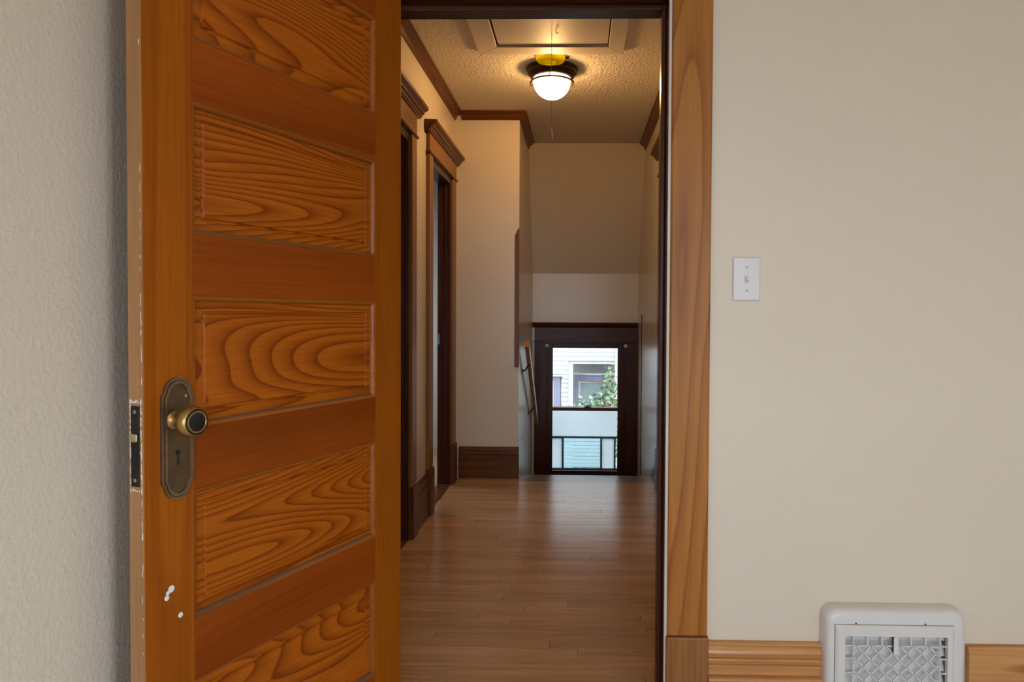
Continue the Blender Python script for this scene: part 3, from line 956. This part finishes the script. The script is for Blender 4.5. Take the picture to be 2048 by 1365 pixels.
under(MB().tube([(-.133, 3.46, CZ - .009), (-.1335, 3.46, 2.3), (-.132, 3.46, 2.1), (-.131, 3.46, 2.03)], .0013, 6).build('string', 'cord'), cd)
under(MB().tube([(-.131, 3.46, 2.032), (-.130, 3.46, 2.018), (-.127, 3.46, 1.998), (-.126, 3.46, 1.982)], [.0022, .0038, .003, .0016], 8).build('pull_knot', 'white'), cd)

# ------------------------------------------------------------------ handrail
hr = tag(empty('handrail', (-.36, 5.0, .9)), 'wooden handrail on black brackets descending the stairwell left wall', 'handrail')
r0, r1 = Vector((-.352, 4.95, .925)), Vector((-.352, 6.16, .20))
dv = (r1 - r0).normalized()
nv = dv.cross(Vector(X)).normalized()
if nv.z < 0:
    nv = -nv
pr = [(.017 * math.copysign(abs(math.cos(a)) ** .6, math.cos(a)), .026 * math.copysign(abs(math.sin(a)) ** .6, math.sin(a))) for a in [2 * math.pi * i / 20 for i in range(20)]]
under(MB().sweep(pr, r0, r1, X, nv).build('rail', 'rail_hand', smooth=True), hr)
for tt in (.19, .73):
    p = r0.lerp(r1, tt) - nv * .022
    q = Vector((SX + .004, p.y - .05, p.z - .05))
    b_ = under(MB().tube([p, p - nv * .018 - Vector((.008, 0, 0)), (p + q) / 2 - Vector((0, 0, .015)), q], .006, 8).build('bracket', 'blackened', smooth=True), hr)
    under(MB().lathe([(.022, 0), (.020, .004), (.010, .007)], (SX + .0005, q.y, q.z), X, 16).build('bracket_plate', 'blackened', smooth=True), hr)

# ------------------------------------------------------------------ stair window
wn = st(empty('window_1', (.075, FY, WZ0)), 'dark trimmed double-hung stair window', 'window')
def W(name, mat, *a, bevel=.002):
    return under(box(name, mat, *a, bevel=bevel), wn)
W('casing', 'dark_z', -.380, -.281, FY - .022, FY - .0005, -.42, .884)
W('casing', 'dark_z', .431, .5335, FY - .022, FY - .0005, -.42, .884)
W('head_casing', 'dark_x', -.380, .5335, FY - .024, FY - .0005, .8845, 1.016)
under(MB().sweep([(0, 0), (.028, 0), (.036, .012), (.052, .026), (.056, .045), (0, .045)], (-.397, FY - .0005, 1.0165), (.5335, FY - .0005, 1.0165), (0, -1, 0), Z).build('cap_moulding', 'dark_x'), wn)
W('fillet', 'dark_x', -.390, .5335, FY - .032, FY - .0245, .885, .897)
W('side_jamb', 'dark_z', WX0, -.272, FY, FY + .15, WZ0, WZ1)
W('side_jamb', 'dark_z', .422, WX1, FY, FY + .15, WZ0, WZ1)
W('head_jamb', 'dark_x', -.272, .422, FY, FY + .15, .872, WZ1)
W('sill', 'dark_x', WX0, WX1, FY - .04, FY + .15, WZ0 - .02, WZ0 + .012)
def sash(name, y0, y1, z0, z1, top, bot, glass):
    s_ = empty(name, (0, y0, z0))
    s_ = under(s_, wn)
    s_.location = (0, y0, z0)
    def P(nm, mat, *a):
        o = box(nm, mat, *a, bevel=.003)
        o.parent = s_
        o.matrix_parent_inverse = Matrix.Translation((0, y0, z0)).inverted()
        return o
    P('sash_stile', 'dark_z', -.2715, -.220, y0, y1, z0, z1)
    P('sash_stile', 'dark_z', .362, .4215, y0, y1, z0, z1)
    P('top_rail', 'dark_x', -.220, .362, y0, y1, z1 - top, z1)
    P('bottom_rail', 'dark_x', -.220, .362, y0, y1, z0, z0 + bot)
    g = MB().box(-.222, .364, (y0 + y1) / 2 - .0015, (y0 + y1) / 2 + .0015, z0 + bot - .002, z1 - top + .002).build('pane', glass)
    g.parent = s_
    g.matrix_parent_inverse = Matrix.Translation((0, y0, z0)).inverted()
    return s_
sash('upper_sash', FY + .070, FY + .105, .270, .871, .040, .030, 'glass')
sash('lower_sash', FY + .030, FY + .065, -.337, .300, .030, .068, 'glass_low')
under(MB().box(.065, .125, FY + .028, FY + .062, .3005, .306).lathe([(.012, 0), (.012, .010), (.006, .013)], (.092, FY + .045, .306), Z, 14).box(.086, .128, FY + .038, FY + .050, .311, .318).build('sash_lock', 'blackened'), wn)
for x_ in (-.268, .425):
    under(MB().lathe([(.004, 0), (.014, .004), (.017, .012), (.012, .020), (.004, .024)], (x_, FY - .0225, .856), (0, -1, 0), 14).build('shade_bracket', 'white', smooth=True), wn)

ws = tag(empty('window_screen', (.075, FY + .12, -.26)), 'grey framed sliding insert behind the lower stair window pane', 'window screen')
ys, ye = FY + .112, FY + .126
for a in ((-.268, .392, .010, .028), (-.268, .392, -.285, -.262)):
    under(box('frame_bar', 'grey_alu', a[0], a[1], ys, ye, a[2], a[3]), ws)
for xa, xb in ((-.135, -.118), (.213, .229), (.337, .352)):
    under(box('upright', 'grey_alu', xa, xb, ys, ye, -.262, .010), ws)
under(box('frosted_panel', 'film', -.268, -.135, ys + .004, ys + .006, -.262, .010), ws)
under(box('frosted_panel', 'film', .229, .337, ys + .004, ys + .006, -.262, .010), ws)
under(box('clear_panel', 'glass_low', -.118, .213, ys + .004, ys + .006, -.262, .010), ws)
for i in range(8):
    z = -.256 + i * .0335
    under(MB().sweep([(ye + .001, z), (ye + .003, z - .001), (ye + .014, z + .027), (ye + .012, z + .028)], (-.117, 0, 0), (.212, 0, 0), Y, Z).build('slat', 'slat'), ws)
fm_ = under(box('upper_film', 'film', -.268, .360, ys + .004, ys + .006, .028, .290), ws)
fm_['label'] = 'pale frosted film over the upper part'

# windows of the near room behind the viewer
def simple_window(name, label, x0, x1, y0, y1, z0, z1, axis):
    wi = st(empty(name, ((x0 + x1) / 2, (y0 + y1) / 2, z0)), label, 'window')
    f = .06
    if axis == 'x':
        ym = (y0 + y1) / 2
        for a in ((x0, x1, z0, z0 + f), (x0, x1, z1 - f, z1), (x0, x0 + f, z0 + f, z1 - f), (x1 - f, x1, z0 + f, z1 - f), (x0 + f, x1 - f, (z0 + z1) / 2 - .02, (z0 + z1) / 2 + .02)):
            under(box('frame', 'pine', a[0], a[1], ym - .02, ym + .02, a[2], a[3]), wi)
        under(box('pane', 'glass', x0 + f, x1 - f, ym - .002, ym + .002, z0 + f, z1 - f), wi)
    else:
        xm = (x0 + x1) / 2
        for a in ((y0, y1, z0, z0 + f), (y0, y1, z1 - f, z1), (y0, y0 + f, z0 + f, z1 - f), (y1 - f, y1, z0 + f, z1 - f), (y0 + f, y1 - f, (z0 + z1) / 2 - .02, (z0 + z1) / 2 + .02)):
            under(box('frame', 'pine', xm - .02, xm + .02, a[0], a[1], a[2], a[3]), wi)
        under(box('pane', 'glass', xm - .002, xm + .002, y0 + f, y1 - f, z0 + f, z1 - f), wi)
for k_, (xa, xb) in enumerate(((-.7, .36), (.37, 1.43))):
    simple_window('window_%d' % (2, 5)[k_], ('left', 'right')[k_] + ' pine window of the two behind the viewer', xa, xb, RY0 - .13, RY0, .40, 2.26, 'x')
simple_window('window_3', 'pine window in the right room wall', RX1, RX1 + .13, -2.5, -0.6, .40, 2.26, 'y')
simple_window('window_4', 'small window of the room behind the second hall doorway', -2.6, -2.5, 4.8, 5.6, .8, 2.0, 'y')
rl = tag(empty('room_ceiling_lamp', (.9, -.25, CZ)), 'lit dome lamp on the near room ceiling behind the viewer', 'lamp')
under(MB().lathe([(.15, 0), (.16, -.01), (.15, -.03)], (.9, -.25, CZ - .0005), Z, 40).build('pan', 'iron', smooth=True), rl)
under(MB().lathe([(.14, -.02)] + [(.14 * math.cos(a), -.03 - .08 * math.sin(a)) for a in [i * math.pi / 2 / 10 for i in range(10)]] + [(.005, -.11)], (.9, -.25, CZ), Z, 40).build('glass_bowl', 'room_globe', smooth=True), rl)

# ------------------------------------------------------------------ outside
st(box('ground', 'ground', -40, 40, -40, 40, -3.1, -3.0), 'pale ground around the houses', 'ground')
NY = 12.0
nh = tag(empty('neighbour_house', (0, NY, -3)), 'white clapboard house seen through the stair window', 'house')
# core walls
m = MB().box(-6, -.115, NY + .03, NY + .3, -3, 6).box(.64, 6, NY + .03, NY + .3, -3, 6).box(-.115, .64, NY + .03, NY + .3, .30, 6)
under(m.build('wall', 'siding'), nh)
under(box('porch_back_wall', 'siding', -.115, 2.2, NY + 1.2, NY + 1.3, -3, .4), nh)
under(box('soffit', 'soffit', -.115, .66, NY + .02, NY + 1.2, .295, .31), nh)
PT = .0762
CLAP = [(0, 0), (.030, 0), (.030, .003), (.018, PT + .012), (0, PT + .012)]
k = 0
z = -1.40
while z < 1.25:
    segs = [(-2.2, -.148), (.70, 2.0)] if z < .285 else [(-2.2, .69)]
    for a, b_ in segs:
        if a == -2.2 and z < .09:
            a = -.27
            under(MB().sweep(CLAP, (-2.2, NY + .03, z), (-1.05, NY + .03, z), (0, -1, 0), Z).build('clapboard', 'siding'), nh)
        under(MB().sweep(CLAP, (a, NY + .03, z), (b_, NY + .03, z), (0, -1, 0), Z).build('clapboard', 'siding'), nh)
    z += PT
z = -1.4
while z < .28:
    under(MB().sweep(CLAP, (-.11, NY + 1.2, z), (.9, NY + 1.2, z), (0, -1, 0), Z).build('clapboard', 'siding'), nh)
    z += PT
under(box('corner_board', 'siding', -.147, -.070, NY - .03, NY + .06, -3, .292), nh)
under(box('corner_board', 'siding', .635, .70, NY - .03, NY + .06, -3, 1.3), nh)
# left neighbour window with purple trim
wl = under(box('window', 'pane_far', -.93, -.40, NY + .012, NY + .028, -1.3, .02), nh)
under(box('window_trim', 'purple', -.395, -.285, NY - .025, NY + .03, -1.4, .085), nh)
under(box('window_trim', 'purple', -1.045, -.94, NY - .025, NY + .03, -1.4, .085), nh)
under(box('window_head', 'purple', -1.045, -.285, NY - .028, NY + .03, .02, .086), nh)
under(box('window_cap', 'siding', -1.08, -.245, NY - .07, NY + .03, .088, .112), nh)
under(box('window_jamb', 'soffit', -.43, -.396, NY - .015, NY + .03, -1.3, .018), nh)
# bay inside the recess
by = NY + .35
under(MB().sweep([(-.068, by), (.75, by - .10), (.75, by + .10), (-.068, by + .10)], (0, 0, .080), (0, 0, .112), X, Y).build('bay_cap', 'siding'), nh)
under(MB().sweep([(-.030, by + .02), (.75, by - .06), (.75, by + .08), (-.030, by + .08)], (0, 0, -.03), (0, 0, .080), X, Y).build('bay_head', 'purple'), nh)
under(box('bay_post', 'purple', -.045, .022, by - .01, by + .08, -3, .08), nh)
under(box('bay_jamb', 'siding', .024, .055, by + .01, by + .08, -3, -.031), nh)
under(box('bay_sash', 'soffit', .056, .75, by + .02, by + .06, -.062, -.032), nh)
under(box('bay_pane', 'pane_far', .056, .75, by + .035, by + .05, -1.5, -.063), nh)

bs = tag(empty('bush', (.35, NY - 1.1, -3)), 'leafy bush in front of the white neighbouring house', 'bush')
random.seed(11)
m = MB()
lf = MB()
def leaf(p, sz):
    d = Vector((random.uniform(-1, 1), random.uniform(-1, 1), random.uniform(-.9, .7))).normalized()
    t_ = d.cross(Vector((random.uniform(-1, 1), random.uniform(-1, 1), random.uniform(-1, 1)))).normalized()
    L, w_ = sz, sz * .33
    lf.add([p, p + d * L * .5 + t_ * w_, p + d * L, p + d * L * .5 - t_ * w_], [(0, 1, 2, 3)])
stems = [(-.10, -.30), (-.02, -.25), (.06, -.16), (.13, -.22), (.20, -.28), (.28, -.17), (.34, -.24), (.42, .02), (.50, .33), (.47, .10), (.56, .18), (.60, -.05), (.38, -.1), (.25, -.32), (.0, -.35)]
for (sx_, tz) in stems:
    yy = NY - 1.1 + random.uniform(-.2, .2)
    base = Vector((sx_ * .6 + .14, yy, -3.0))
    pts = [base.lerp(Vector((sx_, yy, tz)), q) + Vector((random.uniform(-.02, .02), random.uniform(-.02, .02), 0)) for q in (0, .3, .55, .75, .88, 1)]
    m.tube(pts, [.014, .011, .009, .007, .005, .003], 5)
    for j in range(130):
        q = random.random() ** .55
        c = Vector((sx_ * (.6 + .4 * q) + .14 * (1 - q), yy, -1.6 + (tz + 1.6) * q))
        sp = .035 + .09 * (1 - q)
        leaf(c + Vector((random.gauss(0, sp), random.gauss(0, sp), random.gauss(0, .04))), random.uniform(.05, .095))
under(m.build('stems', 'bark'), bs)
under(lf.build('foliage', 'leaf'), bs)['kind'] = 'stuff'
